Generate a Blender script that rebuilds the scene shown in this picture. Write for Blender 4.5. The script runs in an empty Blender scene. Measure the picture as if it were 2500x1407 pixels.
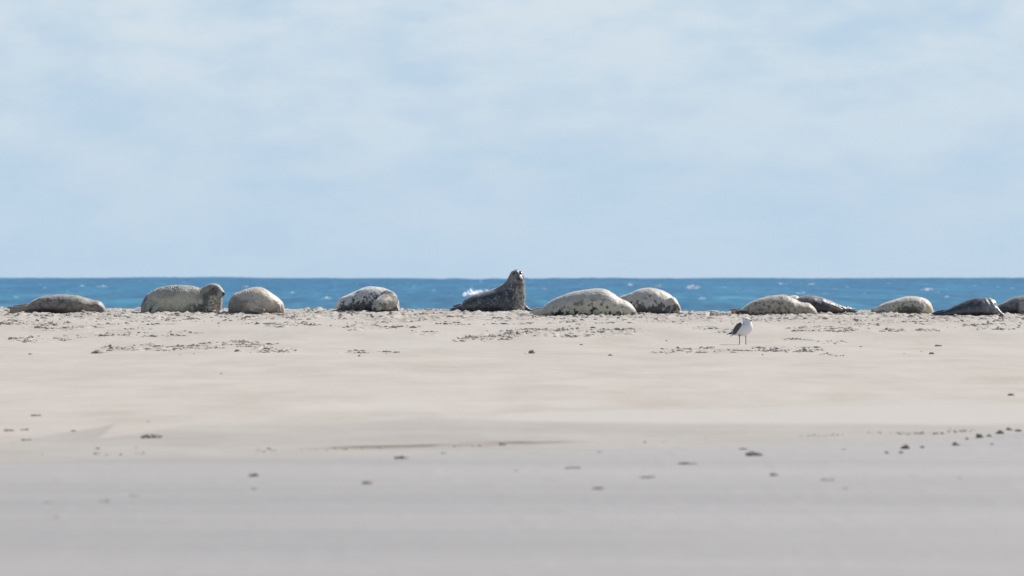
import bpy, math, random
import numpy as np
from mathutils import Vector

random.seed(7)
rng = np.random.default_rng(11)
scene = bpy.context.scene
col = scene.collection

# ------------------------------------------------------------------ camera, sky, sun, exposure
LENS, SENSOR = 200.0, 36.0
F = 2500.0 * LENS / SENSOR            # focal length in photograph pixels (photo is 2500 px wide)
H0 = 670.0                            # photograph row of the camera's eye level
cam_d = bpy.data.cameras.new('camera')
cam = bpy.data.objects.new('camera', cam_d); col.objects.link(cam)
cam.location = (0, 0, 0); cam.rotation_euler = (math.radians(90), 0, 0)
cam_d.lens = LENS; cam_d.sensor_width = SENSOR; cam_d.sensor_fit = 'HORIZONTAL'
cam_d.shift_y = -(703.5 - H0) / 2500.0
cam_d.clip_start = 0.5; cam_d.clip_end = 30000
cam_d.dof.use_dof = True; cam_d.dof.focus_distance = 112.0; cam_d.dof.aperture_fstop = 3.6
scene.camera = cam

SUN_DIR = Vector((0.88, 0.78, 1.0)).normalized()
world = bpy.data.worlds.new('World'); scene.world = world; world.use_nodes = True
wn, wl = world.node_tree.nodes, world.node_tree.links
wn.clear()
w_out = wn.new('ShaderNodeOutputWorld'); w_bg = wn.new('ShaderNodeBackground')
w_sky = wn.new('ShaderNodeTexSky'); w_sky.sky_type = 'NISHITA'; w_sky.sun_disc = False
w_sky.sun_elevation = math.asin(SUN_DIR.z); w_sky.sun_rotation = math.atan2(SUN_DIR.x, SUN_DIR.y)
w_sky.altitude = 0; w_sky.air_density = 1.0; w_sky.dust_density = 0.5; w_sky.ozone_density = 1.0
w_tc = wn.new('ShaderNodeTexCoord')
w_map = wn.new('ShaderNodeMapping'); w_map.inputs['Scale'].default_value = (38, 38, 92)
w_map.inputs['Location'].default_value = (3.1, 0.4, 7.7)
w_n1 = wn.new('ShaderNodeTexNoise'); w_n1.inputs['Scale'].default_value = 1.0
w_n1.inputs['Detail'].default_value = 8; w_n1.inputs['Roughness'].default_value = 0.55
w_n1.inputs['Distortion'].default_value = 0.15
w_map2 = wn.new('ShaderNodeMapping'); w_map2.inputs['Scale'].default_value = (62, 62, 150)
w_n2 = wn.new('ShaderNodeTexNoise'); w_n2.inputs['Scale'].default_value = 1.0
w_n2.inputs['Detail'].default_value = 6; w_n2.inputs['Roughness'].default_value = 0.55
w_add = wn.new('ShaderNodeMath'); w_add.operation = 'MULTIPLY_ADD'; w_add.inputs[1].default_value = 0.6
w_r = wn.new('ShaderNodeValToRGB')
w_r.color_ramp.interpolation = 'EASE'
w_r.color_ramp.elements[0].position = 0.53; w_r.color_ramp.elements[0].color = (0, 0, 0, 1)
w_r.color_ramp.elements[1].position = 1.0; w_r.color_ramp.elements[1].color = (1, 1, 1, 1)
# thin bluish haze veil, thickest towards the horizon
w_sep = wn.new('ShaderNodeSeparateXYZ')
w_hz = wn.new('ShaderNodeMapRange'); w_hz.interpolation_type = 'SMOOTHSTEP'
for nm, v in (('From Min', 0.0), ('From Max', 0.34), ('To Min', 0.97), ('To Max', 0.04)): w_hz.inputs[nm].default_value = v
w_veil = wn.new('ShaderNodeMix'); w_veil.data_type = 'RGBA'; w_veil.inputs[7].default_value = (4.60, 6.10, 7.66, 1)
w_mix = wn.new('ShaderNodeMix'); w_mix.data_type = 'RGBA'; w_mix.inputs[7].default_value = (6.35, 7.2, 7.9, 1)
w_bg.inputs['Strength'].default_value = 0.085
wl.new(w_tc.outputs['Generated'], w_map.inputs['Vector']); wl.new(w_tc.outputs['Generated'], w_map2.inputs['Vector'])
wl.new(w_map.outputs[0], w_n1.inputs['Vector']); wl.new(w_map2.outputs[0], w_n2.inputs['Vector'])
wl.new(w_n2.outputs['Fac'], w_add.inputs[0]); wl.new(w_n1.outputs['Fac'], w_add.inputs[2])
wl.new(w_add.outputs[0], w_r.inputs['Fac'])
wl.new(w_tc.outputs['Generated'], w_sep.inputs[0]); wl.new(w_sep.outputs['Z'], w_hz.inputs['Value'])
wl.new(w_hz.outputs[0], w_veil.inputs[0]); wl.new(w_sky.outputs[0], w_veil.inputs[6])
w_cf = wn.new('ShaderNodeMapRange')       # clouds sink into the haze towards the horizon
for nm, v in (('From Min', -0.004), ('From Max', 0.048), ('To Min', 0.10), ('To Max', 1.0)): w_cf.inputs[nm].default_value = v
w_cm = wn.new('ShaderNodeMath'); w_cm.operation = 'MULTIPLY'
wl.new(w_sep.outputs['Z'], w_cf.inputs['Value']); wl.new(w_cf.outputs[0], w_cm.inputs[0]); wl.new(w_r.outputs['Color'], w_cm.inputs[1])
w_cz = wn.new('ShaderNodeMapRange'); w_cz.interpolation_type = 'SMOOTHSTEP'     # the cloud bank thins out overhead
for nm, v in (('From Min', 0.06), ('From Max', 0.55), ('To Min', 1.0), ('To Max', 0.12)): w_cz.inputs[nm].default_value = v
w_cm2 = wn.new('ShaderNodeMath'); w_cm2.operation = 'MULTIPLY'
wl.new(w_sep.outputs['Z'], w_cz.inputs['Value']); wl.new(w_cz.outputs[0], w_cm2.inputs[0]); wl.new(w_cm.outputs[0], w_cm2.inputs[1])
wl.new(w_cm2.outputs[0], w_mix.inputs[0]); wl.new(w_veil.outputs[2], w_mix.inputs[6])
wl.new(w_mix.outputs[2], w_bg.inputs['Color']); wl.new(w_bg.outputs[0], w_out.inputs[0])

sun_d = bpy.data.lights.new('sun', 'SUN'); sun_d.energy = 5.0; sun_d.angle = math.radians(0.53)
sun_d.color = (1.0, 0.94, 0.865)
sun = bpy.data.objects.new('sun', sun_d); col.objects.link(sun)
sun.rotation_euler = SUN_DIR.to_track_quat('Z', 'Y').to_euler(); sun.location = (60, 80, 80)
vs = scene.view_settings
vs.view_transform = 'Standard'; vs.look = 'None'; vs.gamma = 1.0; vs.use_curve_mapping = False
vs.exposure = 0.30

# ------------------------------------------------------------------ helpers
_perm = np.random.default_rng(5).permutation(256).astype(np.int64)
_perm = np.concatenate([_perm, _perm, _perm])
_g = np.random.default_rng(6).normal(size=(256, 3)); _g /= np.linalg.norm(_g, axis=1)[:, None]

def noise(p):
    """gradient noise, p (n,3) -> about -0.7..0.7"""
    p = np.asarray(p, float)
    i = np.floor(p).astype(np.int64); f = p - i; i &= 255
    u = f * f * f * (f * (f * 6 - 15) + 10)
    out = 0
    for dx in (0, 1):
        wx = u[:, 0] if dx else 1 - u[:, 0]
        a = _perm[(i[:, 0] + dx) & 255]
        for dy in (0, 1):
            wy = u[:, 1] if dy else 1 - u[:, 1]
            b = _perm[a + ((i[:, 1] + dy) & 255)]
            for dz in (0, 1):
                wz = u[:, 2] if dz else 1 - u[:, 2]
                g = _g[_perm[b + ((i[:, 2] + dz) & 255)]]
                d = g[:, 0] * (f[:, 0] - dx) + g[:, 1] * (f[:, 1] - dy) + g[:, 2] * (f[:, 2] - dz)
                out = out + wx * wy * wz * d
    return out

def fbm(p, octv=4, gain=0.5, lac=2.03):
    p = np.asarray(p, float); s = 0; a = 1.0
    for k in range(octv):
        s = s + a * noise(p + 17.3 * k); p = p * lac; a *= gain
    return s

def noise2(x, y, sx, sy, octv=1, seed=0.0, gain=0.5):
    P = np.stack([np.ravel(x) / sx + seed, np.ravel(y) / sy + seed * 1.7, np.full(np.size(x), seed * 0.37 + 0.21)], 1)
    return fbm(P, octv, gain).reshape(np.shape(x))

def sstep(a, b, x):
    t = np.clip((x - a) / (b - a), 0, 1)
    return t * t * (3 - 2 * t)

def mesh_from(name, V, Fc, smooth=True):
    me = bpy.data.meshes.new(name)
    V = np.asarray(V, np.float32); Fc = np.asarray(Fc, np.int32)
    n, k = Fc.shape
    me.vertices.add(len(V)); me.vertices.foreach_set('co', V.ravel())
    me.loops.add(n * k); me.loops.foreach_set('vertex_index', Fc.ravel())
    me.polygons.add(n); me.polygons.foreach_set('loop_start', np.arange(0, n * k, k, dtype=np.int32))
    me.update(calc_edges=True); me.validate()
    if smooth:
        me.polygons.foreach_set('use_smooth', np.ones(len(me.polygons), bool))
    return me

def add_obj(name, me, mat=None, parent=None, loc=None):
    o = bpy.data.objects.new(name, me); col.objects.link(o)
    if mat is not None:
        me.materials.clear(); me.materials.append(mat)
    if parent is not None: o.parent = parent
    if loc is not None: o.location = loc
    return o

def tag(o, label=None, cat=None, group=None, kind=None):
    if label: o['label'] = label
    if cat: o['category'] = cat
    if group: o['group'] = group
    if kind: o['kind'] = kind
    return o

def empty(name, loc):
    o = bpy.data.objects.new(name, None); col.objects.link(o); o.location = loc
    o.empty_display_size = 0.1
    return o

def attr_f(me, name, a):
    at = me.attributes.new(name, 'FLOAT', 'POINT'); at.data.foreach_set('value', np.asarray(a, np.float32).ravel())

def attr_c(me, name, rgb):
    at = me.attributes.new(name, 'FLOAT_COLOR', 'POINT')
    c = np.ones((len(rgb), 4), np.float32); c[:, :3] = rgb
    at.data.foreach_set('color', c.ravel())

class NT:
    def __init__(self, name):
        self.m = bpy.data.materials.new(name); self.m.use_nodes = True
        self.t = self.m.node_tree; self.b = self.t.nodes['Principled BSDF']
    def n(self, typ, **kw):
        nd = self.t.nodes.new(typ)
        for k, v in kw.items():
            if k.startswith('_'): setattr(nd, k[1:], v)
            else: nd.inputs[k.replace('__', ' ')].default_value = v
        return nd
    def l(self, a, b): self.t.links.new(a, b)
    def noise(self, vec, scale, detail=3, rough=0.55):
        nd = self.n('ShaderNodeTexNoise', Scale=scale, Detail=detail, Roughness=rough); self.l(vec, nd.inputs['Vector']); return nd.outputs['Fac']
    def ramp(self, fac, stops):
        nd = self.n('ShaderNodeValToRGB'); e = nd.color_ramp.elements
        while len(e) < len(stops): e.new(0.5)
        for k, (p, c) in enumerate(stops):
            e[k].position = p; e[k].color = (*c, 1) if len(c) == 3 else c
        self.l(fac, nd.inputs['Fac']); return nd.outputs['Color']
    def mixc(self, fac, a, b, mode='MIX'):
        nd = self.n('ShaderNodeMix', _data_type='RGBA', _blend_type=mode)
        for s, v in ((0, fac), (6, a), (7, b)):
            if hasattr(v, 'is_linked') or isinstance(v, bpy.types.NodeSocket): self.l(v, nd.inputs[s])
            else: nd.inputs[s].default_value = v if s == 0 else (*v, 1)
        return nd.outputs[2]
    def attr(self, name, out='Fac'):
        nd = self.n('ShaderNodeAttribute', _attribute_name=name); return nd.outputs[out]
    def bump(self, h, strength, dist):
        nd = self.n('ShaderNodeBump', Strength=strength, Distance=dist); self.l(h, nd.inputs['Height']); self.l(nd.outputs[0], self.b.inputs['Normal'])

def simple_mat(name, c, rough=0.6, spec=0.4, var=0.12, scale=60):
    t = NT(name); tc = t.n('ShaderNodeTexCoord')
    f = t.noise(tc.outputs['Object'], scale, 4)
    cc = t.ramp(f, [(0.3, tuple(v * (1 - var) for v in c)), (0.7, tuple(min(1, v * (1 + var)) for v in c))])
    t.l(cc, t.b.inputs['Base Color'])
    t.b.inputs['Roughness'].default_value = rough; t.b.inputs['Specular IOR Level'].default_value = spec
    return t.m

# ------------------------------------------------------------------ the ground's long profile (metres below the eye), from the beach's own slope
_prof = [(-60, None, -1.55), (0, None, -1.56), (20, 1750, None), (29, 1407, None), (38, 1236, None), (45, 1146, None), (52, 1085, None),
         (60, 1021, None), (70, 957, None), (80, 910, None), (90, 872, None), (101, 843.5, None), (108, 802, None), (112, 783, None),
         (114, 774.5, None), (116, 766.5, None), (117.5, 762.2, None), (118.6, 761.0, None), (121, None, -0.84), (125, None, -1.10), (135, None, -2.0),
         (150, None, -3.2), (300, None, -6.0), (9000, None, -40)]
PY = np.array([p[0] for p in _prof], float)
PZ = np.array([(-(p[1] - H0) * p[0] / F) if p[1] is not None else p[2] for p in _prof])
_m = np.gradient(PZ, PY)
_d = np.diff(PZ) / np.diff(PY)
_m[1:-1] = np.where(_d[:-1] * _d[1:] > 0, 2 * _d[:-1] * _d[1:] / (_d[:-1] + _d[1:] + 1e-12), 0.0)   # monotone cubic

def base_h(x, y):
    x = np.asarray(x, float); y = np.asarray(y, float)
    k = np.clip(np.searchsorted(PY, y) - 1, 0, len(PY) - 2)
    h = PY[k + 1] - PY[k]; t = np.clip((y - PY[k]) / h, 0, 1)
    z = ((1 + 2 * t) * (1 - t) ** 2) * PZ[k] + t * (1 - t) ** 2 * h * _m[k] + t * t * (3 - 2 * t) * PZ[k + 1] + t * t * (t - 1) * h * _m[k + 1]
    tilt = -0.030 * np.tanh((x - 1.5) / 4.0) + 0.005
    return z + tilt * sstep(96, 112, y)

def hit(u, row):
    """where the line of sight of a photograph pixel meets the sand"""
    ys = np.linspace(18, 118.4, 6000)
    xs = (u - 1250) * ys / F
    rows = H0 - base_h(xs, ys) * F / ys
    k = np.where(rows <= row)[0]
    k = k[0] if len(k) else len(ys) - 1
    return float(xs[k]), float(ys[k])

# ------------------------------------------------------------------ sand
def patch_mask(x, y):
    """1 where seals and feet have churned the sand"""
    m = 0.95 * sstep(109.5, 113.5, y + 1.5 * noise2(x, y, 1.6, 2.5, 2, 3.3))
    m = np.maximum(m, 0.55 * sstep(105.5, 110, y + 3.0 * noise2(x, y, 2.2, 3, 2, 9.1)) * sstep(-0.05, 0.25, noise2(x, y, 1.3, 1.6, 2, 5.5)))
    for (u, r, ru, rr, a) in PATCHES:
        cx, cy = hit(u, r); hx = ru * cy / F
        hy = abs(hit(u, r - rr)[1] - hit(u, r + rr)[1]) / 2
        d = ((x - cx) / hx) ** 2 + ((y - cy) / hy) ** 2
        k = d < 2.4
        if not k.any(): continue
        m[k] = np.maximum(m[k], a * (1 - sstep(0.35, 1.0, d[k] + 1.3 * noise2(x[k], y[k], 0.7, 1.1, 2, 1.9))))
    return m

PATCHES = [(370, 851, 130, 9, .9), (480, 848, 100, 8, .7), (575, 843, 90, 8, .7), (665, 857, 80, 6, 1.0), (240, 862, 16, 2, .8), (905, 860, 90, 5, .45),
           (1180, 828, 90, 9, .8), (1320, 815, 130, 12, .9), (1460, 812, 120, 10, .9), (1720, 858, 120, 6, .9), (1640, 864, 60, 3, .7),
           (2030, 806, 100, 7, 1.0), (2215, 808, 80, 5, .9), (1935, 832, 55, 4, .95), (2025, 838, 50, 6, .95), (1930, 855, 120, 7, .6),
           (2030, 868, 40, 4, .7), (300, 818, 160, 8, .5), (90, 830, 80, 8, .55), (160, 800, 120, 9, .6), (720, 792, 90, 9, .7), (900, 800, 120, 8, .6),
           (1000, 782, 110, 9, .8), (2440, 800, 110, 8, .6), (1050, 815, 60, 6, .5), (430, 812, 60, 5, .5)]

def edge_line(pts):
    P = np.array([hit(u, r) for u, r in pts]); P = P[np.argsort(P[:, 0])]
    return lambda x: np.interp(x, P[:, 0], P[:, 1])

E_wet = edge_line([(-200, 1122), (0, 1118), (400, 1108), (700, 1102), (1000, 1096), (1250, 1090), (1500, 1084), (1800, 1076), (2100, 1065), (2300, 1058), (2500, 1046), (2700, 1030)])
E_damp = edge_line([(-200, 1078), (0, 1078), (240, 1067), (275, 1034), (450, 1037), (700, 1034), (1000, 1020), (1200, 1026), (1500, 1030), (2000, 1033), (2300, 1036), (2500, 1034), (2700, 1030)])
E_tong = edge_line([(1100, 1018), (1180, 1017), (1260, 1007), (1500, 1000), (1800, 995), (2200, 989), (2500, 984), (2700, 980)])

GRID = {}
def build_sand():
    xs = np.concatenate([-np.geomspace(400, 13.4, 40), np.arange(-13.2, 13.2, 0.034), np.geomspace(13.4, 400, 40)])
    ys = np.concatenate([np.array([-60, -40, -20, -5, 5, 12, 17]), np.arange(19, 89.5, 0.25), np.arange(89.6, 105, 0.08), np.arange(105, 119.4, 0.045),
                         np.arange(119.6, 124, 0.35), np.geomspace(125, 9000, 24)])
    X, Y = np.meshgrid(xs, ys)
    Z = base_h(X, Y)
    near = (Y > 15) & (Y < 122) & (np.abs(X) < 14)
    x, y = X[near], Y[near]
    M = patch_mask(x, y)
    d = np.zeros_like(x)
    # low swells of the beach and faint wind streaks
    d += 0.020 * noise2(x, y, 3.5, 9, 2, 2.2) + 0.004 * noise2(x, y, 0.6, 1.4, 2, 4.4) + 0.0035 * noise2(x, y, 0.15, 0.32, 1, 4.9) * sstep(50, 70, y)
    # churned sand: lumps, clods and scooped hollows
    l1 = noise2(x, y, 0.42, 0.55, 2, 7.7); l2 = noise2(x, y, 0.15, 0.2, 2, 8.8); l3 = noise2(x, y, 0.075, 0.12, 1, 6.1)
    rid = 1 - np.abs(noise2(x, y, 0.30, 0.42, 2, 12.2)) * 2.6
    l4 = noise2(x, y, 0.26, 0.34, 2, 17.1); l5 = noise2(x, y, 0.13, 0.22, 2, 18.4); l6 = noise2(x, y, 0.8, 1.1, 2, 19.9)
    crust = 0.014 * sstep(0.10, 0.16, l4) + 0.015 * sstep(0.14, 0.20, l5) - 0.026 * sstep(0.16, 0.24, -l4) * sstep(-0.1, 0.2, l6)
    l7 = noise2(x, y, 0.085, 0.16, 2, 23.7)
    d += M * (0.022 * np.maximum(l7, -0.08) + 0.020 * l1 + 0.022 * np.maximum(l2, -0.14) + 0.014 * l3 + crust * (0.45 + 1.5 * sstep(-0.15, 0.3, l6)) - 0.006)
    # trampled rim right at the crest
    cr = sstep(114.5, 117.5, y) * (1 - sstep(119, 121, y))
    d += cr * (0.035 * np.maximum(noise2(x, y, 0.34, 0.9, 3, 15.5), -0.05) + 0.02 * noise2(x, y, 1.6, 2.0, 1, 16.5))
    # faint lumps, pits and old prints in the wet flat
    fl = sstep(1.0, -1.0, y - E_wet(x)); d += fl * (0.004 * np.maximum(noise2(x, y, 0.16, 0.5, 2, 71.0) - 0.14, 0) * 3 + 0.005 * noise2(x, y, 5.0, 2.6, 2, 72.0))
    # small scarps left by the last tides in the near flat
    w = 0.35 * noise2(x, y, 1.2, 3, 2, 20.1)
    d += -0.018 * sstep(-0.35, 0.35, E_wet(x) - y + w) + 0.012 * np.exp(-((E_wet(x) + 0.9 - y + w) / 0.8) ** 2)
    d += 0.010 * sstep(-0.3, 0.3, y - E_tong(x) + 0.5 * w) * sstep(-0.3, 0.5, x)
    d += -0.010 * sstep(-0.3, 0.3, E_damp(x) - y + w)
    Z[near] += d
    GRID.update(xs=xs, ys=ys, Z=Z)
    ny, nx = X.shape
    V = np.stack([X.ravel(), Y.ravel(), Z.ravel()], 1)
    a = (np.arange(ny - 1)[:, None] * nx + np.arange(nx - 1)[None]).ravel()
    Q = np.stack([a, a + 1, a + 1 + nx, a + nx], 1)
    me = mesh_from('sand', V, Q)
    # dampness of the sand (0 dry .. 1 wet) and churned fraction
    xx, yy = X.ravel(), Y.ravel()
    w1 = 0.5 * noise2(xx, yy, 1.5, 4, 3, 30.3)
    wet = 0.7 * sstep(-0.4, 1.2, E_wet(xx) - yy + 0.8 * w1) + 0.3 * sstep(-3, 5, E_wet(xx) - yy + w1)
    damp = 0.55 * sstep(-0.5, 0.9, E_damp(xx) - yy + 1.6 * w1) + 0.45 * sstep(-5, 5, E_damp(xx) - yy + 3 * w1)
    tong = sstep(-0.15, 0.3, E_tong(xx) - yy + 0.2 * w1) * sstep(-0.4, 0.4, yy - E_damp(xx) + 0.3 * w1) * sstep(-0.55, 0.1, xx)
    attr_f(me, 'wet', wet); attr_f(me, 'damp', damp); attr_f(me, 'tongue', tong)
    streak = np.exp(-((yy - E_wet(xx) - 0.75 + 0.6 * w1) / 0.45) ** 2) * sstep(-0.1, 0.3, noise2(xx, yy, 0.8, 0.5, 3, 41.0) + 0.12) * (1 - sstep(0.6, 1.6, np.abs(xx + 0.6)))
    attr_f(me, 'streak', streak)
    mk = np.zeros(len(V)); mk[near.ravel()] = M; attr_f(me, 'churn', mk)
    return me

def sand_material():
    t = NT('sand'); g = t.n('ShaderNodeNewGeometry'); pos = g.outputs['Position']
    mp = t.n('ShaderNodeMapping'); mp.inputs['Scale'].default_value = (0.9, 0.28, 1); t.l(pos, mp.inputs['Vector'])
    mp2 = t.n('ShaderNodeMapping'); mp2.inputs['Scale'].default_value = (0.42, 0.16, 1); t.l(pos, mp2.inputs['Vector'])
    big = t.noise(mp.outputs[0], 1.1, 5, 0.6); streaky = t.noise(mp2.outputs[0], 1.3, 6, 0.65); fine = t.noise(pos, 55, 3, 0.7)
    dry = t.ramp(big, [(0.3, (0.405, 0.372, 0.333)), (0.5, (0.445, 0.412, 0.374)), (0.72, (0.473, 0.443, 0.407))])
    dry = t.mixc(0.32, dry, t.ramp(streaky, [(0.35, (0.85, 0.84, 0.83)), (0.6, (1.0, 1.0, 1.0))]), 'MULTIPLY')
    gr = t.ramp(fine, [(0.25, (0.86, 0.85, 0.84)), (0.7, (1.06, 1.06, 1.06))])
    dry = t.mixc(1.0, dry, gr, 'MULTIPLY')
    dampc = t.mixc(0.8, t.ramp(streaky, [(0.35, (0.325, 0.305, 0.280)), (0.65, (0.385, 0.364, 0.336))]), gr, 'MULTIPLY')
    mp3 = t.n('ShaderNodeMapping'); mp3.inputs['Scale'].default_value = (0.06, 0.30, 1); t.l(pos, mp3.inputs['Vector'])
    bands = t.noise(mp3.outputs[0], 1.0, 5, 0.55)
    wetc = t.mixc(0.6, t.ramp(bands, [(0.35, (0.270, 0.257, 0.248)), (0.5, (0.302, 0.287, 0.274)), (0.65, (0.322, 0.305, 0.288))]), gr, 'MULTIPLY')
    sp = t.ramp(t.noise(pos, 9, 2, 0.8), [(0.22, (0.72, 0.70, 0.67)), (0.33, (1, 1, 1))])
    dry = t.mixc(1.0, dry, sp, 'MULTIPLY')
    c = t.mixc(t.attr('damp'), dry, dampc)
    c = t.mixc(t.attr('tongue'), c, t.mixc(1.0, (0.445, 0.422, 0.390), gr, 'MULTIPLY'))
    c = t.mixc(t.attr('wet'), c, wetc)
    c = t.mixc(t.attr('streak'), c, (0.16, 0.125, 0.085))
    t.l(c, t.b.inputs['Base Color'])
    mr = t.n('ShaderNodeMapRange', From__Min=0.0, From__Max=1.0, To__Min=0.95, To__Max=0.62); t.l(t.attr('wet'), mr.inputs['Value'])
    t.l(mr.outputs[0], t.b.inputs['Roughness'])
    ms = t.n('ShaderNodeMapRange', From__Min=0.0, From__Max=1.0, To__Min=0.12, To__Max=0.52); t.l(t.attr('wet'), ms.inputs['Value'])
    t.l(ms.outputs[0], t.b.inputs['Specular IOR Level'])
    bn = t.noise(pos, 22, 5, 0.65)
    t.bump(bn, 0.35, 0.012)
    return t.m

MAT_SAND = sand_material()
sand = add_obj('sand', build_sand(), MAT_SAND); tag(sand, kind='structure')

# ------------------------------------------------------------------ sea
S, R_EARTH = 2.2, 6.371e6
def sea_base(y): return -S - y * y / (2 * R_EARTH)
def sea_wave(x, y):
    amp = 0.55 + 0.45 * sstep(200, 2500, y)
    z = amp * (0.30 * noise2(x, y, 26, 30, 1, 50.1) + 0.22 * noise2(x, y, 11, 13, 2, 51.7) + 0.16 * noise2(x, y, 3.2, 7, 2, 53.3))
    return z + sstep(2200, 4500, y) * (2.4 * noise2(x, y, 13, 2600, 2, 57.0))  # far ridges stretched in depth: heat shimmer of the skyline put into the mesh
def sea_hit(u, row):
    v = row - H0; ys = np.geomspace(130, 5200, 4000); vv = -sea_base(ys) * F / ys
    k = np.where(vv <= v)[0]; k = k[0] if len(k) else len(ys) - 1
    return (u - 1250) * ys[k] / F, ys[k]

def build_sea():
    ys = np.geomspace(124, 9000, 640)
    t = np.concatenate([-np.geomspace(3.0, 0.122, 26), np.linspace(-0.12, 0.12, 420), np.geomspace(0.122, 3.0, 26)])
    T, Y = np.meshgrid(t, ys); X = T * Y + T * 60
    fade = 1 - sstep(0.12, 0.5, np.abs(T))
    Z = sea_base(Y) + sea_wave(X, Y) * fade
    ny, nx = X.shape
    a = (np.arange(ny - 1)[:, None] * nx + np.arange(nx - 1)[None]).ravel()
    return mesh_from('sea', np.stack([X.ravel(), Y.ravel(), Z.ravel()], 1), np.stack([a, a + 1, a + 1 + nx, a + nx], 1))

def sea_material():
    t = NT('sea_water'); g = t.n('ShaderNodeNewGeometry'); pos = g.outputs['Position']
    sep = t.n('ShaderNodeSeparateXYZ'); t.l(pos, sep.inputs[0])
    lg = t.n('ShaderNodeMath', _operation='LOGARITHM'); t.l(sep.outputs['Y'], lg.inputs[0]); lg.inputs[1].default_value = 10
    mr = t.n('ShaderNodeMapRange', From__Min=2.45, From__Max=3.45); t.l(lg.outputs[0], mr.inputs['Value'])
    deep = t.ramp(mr.outputs[0], [(0.0, (0.020, 0.132, 0.235)), (0.45, (0.020, 0.134, 0.256)), (1.0, (0.019, 0.122, 0.250))])
    mp = t.n('ShaderNodeMapping'); mp.inputs['Scale'].default_value = (0.34, 0.012, 0.1); t.l(pos, mp.inputs['Vector'])
    n1 = t.noise(mp.outputs[0], 1.0, 5, 0.6)
    mq = t.n('ShaderNodeMapping'); mq.inputs['Scale'].default_value = (0.10, 0.0030, 0.1); t.l(pos, mq.inputs['Vector'])
    n3 = t.noise(mq.outputs[0], 1.0, 5, 0.6)
    deep = t.mixc(1.0, deep, t.ramp(n3, [(0.32, (0.70, 0.78, 0.84)), (0.5, (1, 1, 1)), (0.70, (1.5, 1.28, 1.16))]), 'MULTIPLY')
    c = t.mixc(1.0, deep, t.ramp(n1, [(0.3, (0.66, 0.74, 0.82)), (0.5, (1, 1, 1)), (0.66, (1.45, 1.25, 1.15)), (0.8, (2.8, 1.8, 1.5))]), 'MULTIPLY')
    t.l(c, t.b.inputs['Base Color'])
    t.b.inputs['Roughness'].default_value = 0.42; t.b.inputs['IOR'].default_value = 1.33
    t.b.inputs['Specular IOR Level'].default_value = 0.09
    mr2 = t.n('ShaderNodeMapping'); mr2.inputs['Scale'].default_value = (0.9, 0.035, 0.1); t.l(pos, mr2.inputs['Vector'])
    n4 = t.noise(mr2.outputs[0], 1.0, 4, 0.65)
    c = t.mixc(1.0, c, t.ramp(n4, [(0.3, (0.62, 0.72, 0.80)), (0.5, (1, 1, 1)), (0.70, (1.8, 1.38, 1.22))]), 'MULTIPLY'); t.l(c, t.b.inputs['Base Color'])
    n2 = t.noise(pos, 0.9, 4, 0.6); t.bump(n2, 0.6, 0.25)
    return t.m
sea = add_obj('sea', build_sea(), sea_material()); tag(sea, kind='structure')

# icosphere data for clods, foam, eyes
def ico(sub):
    ph = (1 + 5 ** 0.5) / 2
    V = [(-1, ph, 0), (1, ph, 0), (-1, -ph, 0), (1, -ph, 0), (0, -1, ph), (0, 1, ph), (0, -1, -ph), (0, 1, -ph), (ph, 0, -1), (ph, 0, 1), (-ph, 0, -1), (-ph, 0, 1)]
    Fc = [(0, 11, 5), (0, 5, 1), (0, 1, 7), (0, 7, 10), (0, 10, 11), (1, 5, 9), (5, 11, 4), (11, 10, 2), (10, 7, 6), (7, 1, 8),
          (3, 9, 4), (3, 4, 2), (3, 2, 6), (3, 6, 8), (3, 8, 9), (4, 9, 5), (2, 4, 11), (6, 2, 10), (8, 6, 7), (9, 8, 1)]
    V = [np.array(v) / np.linalg.norm(v) for v in V]
    for _ in range(sub):
        mid = {}; nf = []
        def m(a, b):
            k = (min(a, b), max(a, b))
            if k not in mid:
                p = V[a] + V[b]; V.append(p / np.linalg.norm(p)); mid[k] = len(V) - 1
            return mid[k]
        for a, b, c in Fc:
            ab, bc, ca = m(a, b), m(b, c), m(c, a)
            nf += [(a, ab, ca), (b, bc, ab), (c, ca, bc), (ab, bc, ca)]
        Fc = nf
    return np.array(V), np.array(Fc)
ICO0, ICO1, ICO2, ICO3 = ico(0), ico(1), ico(2), ico(3)

def lump(icod, r, seed, rough=0.35, freq=1.6):
    V, Fc = icod
    k = 1 + rough * 1.6 * fbm(V * freq + seed, 2)
    return V * k[:, None] * np.asarray(r), Fc

def join(parts):
    Vs, Fs, o = [], [], 0
    for V, Fc in parts:
        Vs.append(V); Fs.append(Fc + o); o += len(V)
    return np.concatenate(Vs), np.concatenate(Fs)

MAT_FOAM = simple_mat('sea_foam', (0.60, 0.67, 0.71), 0.9, 0.2, 0.1, 3)
_t = MAT_FOAM.node_tree; _p = _t.nodes['Principled BSDF']; _tr = _t.nodes.new('ShaderNodeBsdfTranslucent'); _mx = _t.nodes.new('ShaderNodeMixShader')
_tr.inputs['Color'].default_value = (0.58, 0.68, 0.74, 1); _mx.inputs[0].default_value = 0.55     # foam lets the sun through
_t.links.new(_p.outputs[0], _mx.inputs[1]); _t.links.new(_tr.outputs[0], _mx.inputs[2]); _t.links.new(_mx.outputs[0], _t.nodes['Material Output'].inputs['Surface'])
MAT_SPRAY = MAT_FOAM.copy(); MAT_SPRAY.name = 'sea_spray'
for _n in MAT_SPRAY.node_tree.nodes:
    if _n.type == 'BSDF_TRANSLUCENT': _n.inputs['Color'].default_value = (0.86, 0.91, 0.94, 1)
    if _n.type == 'MIX_SHADER': _n.inputs[0].default_value = 0.7
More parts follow.
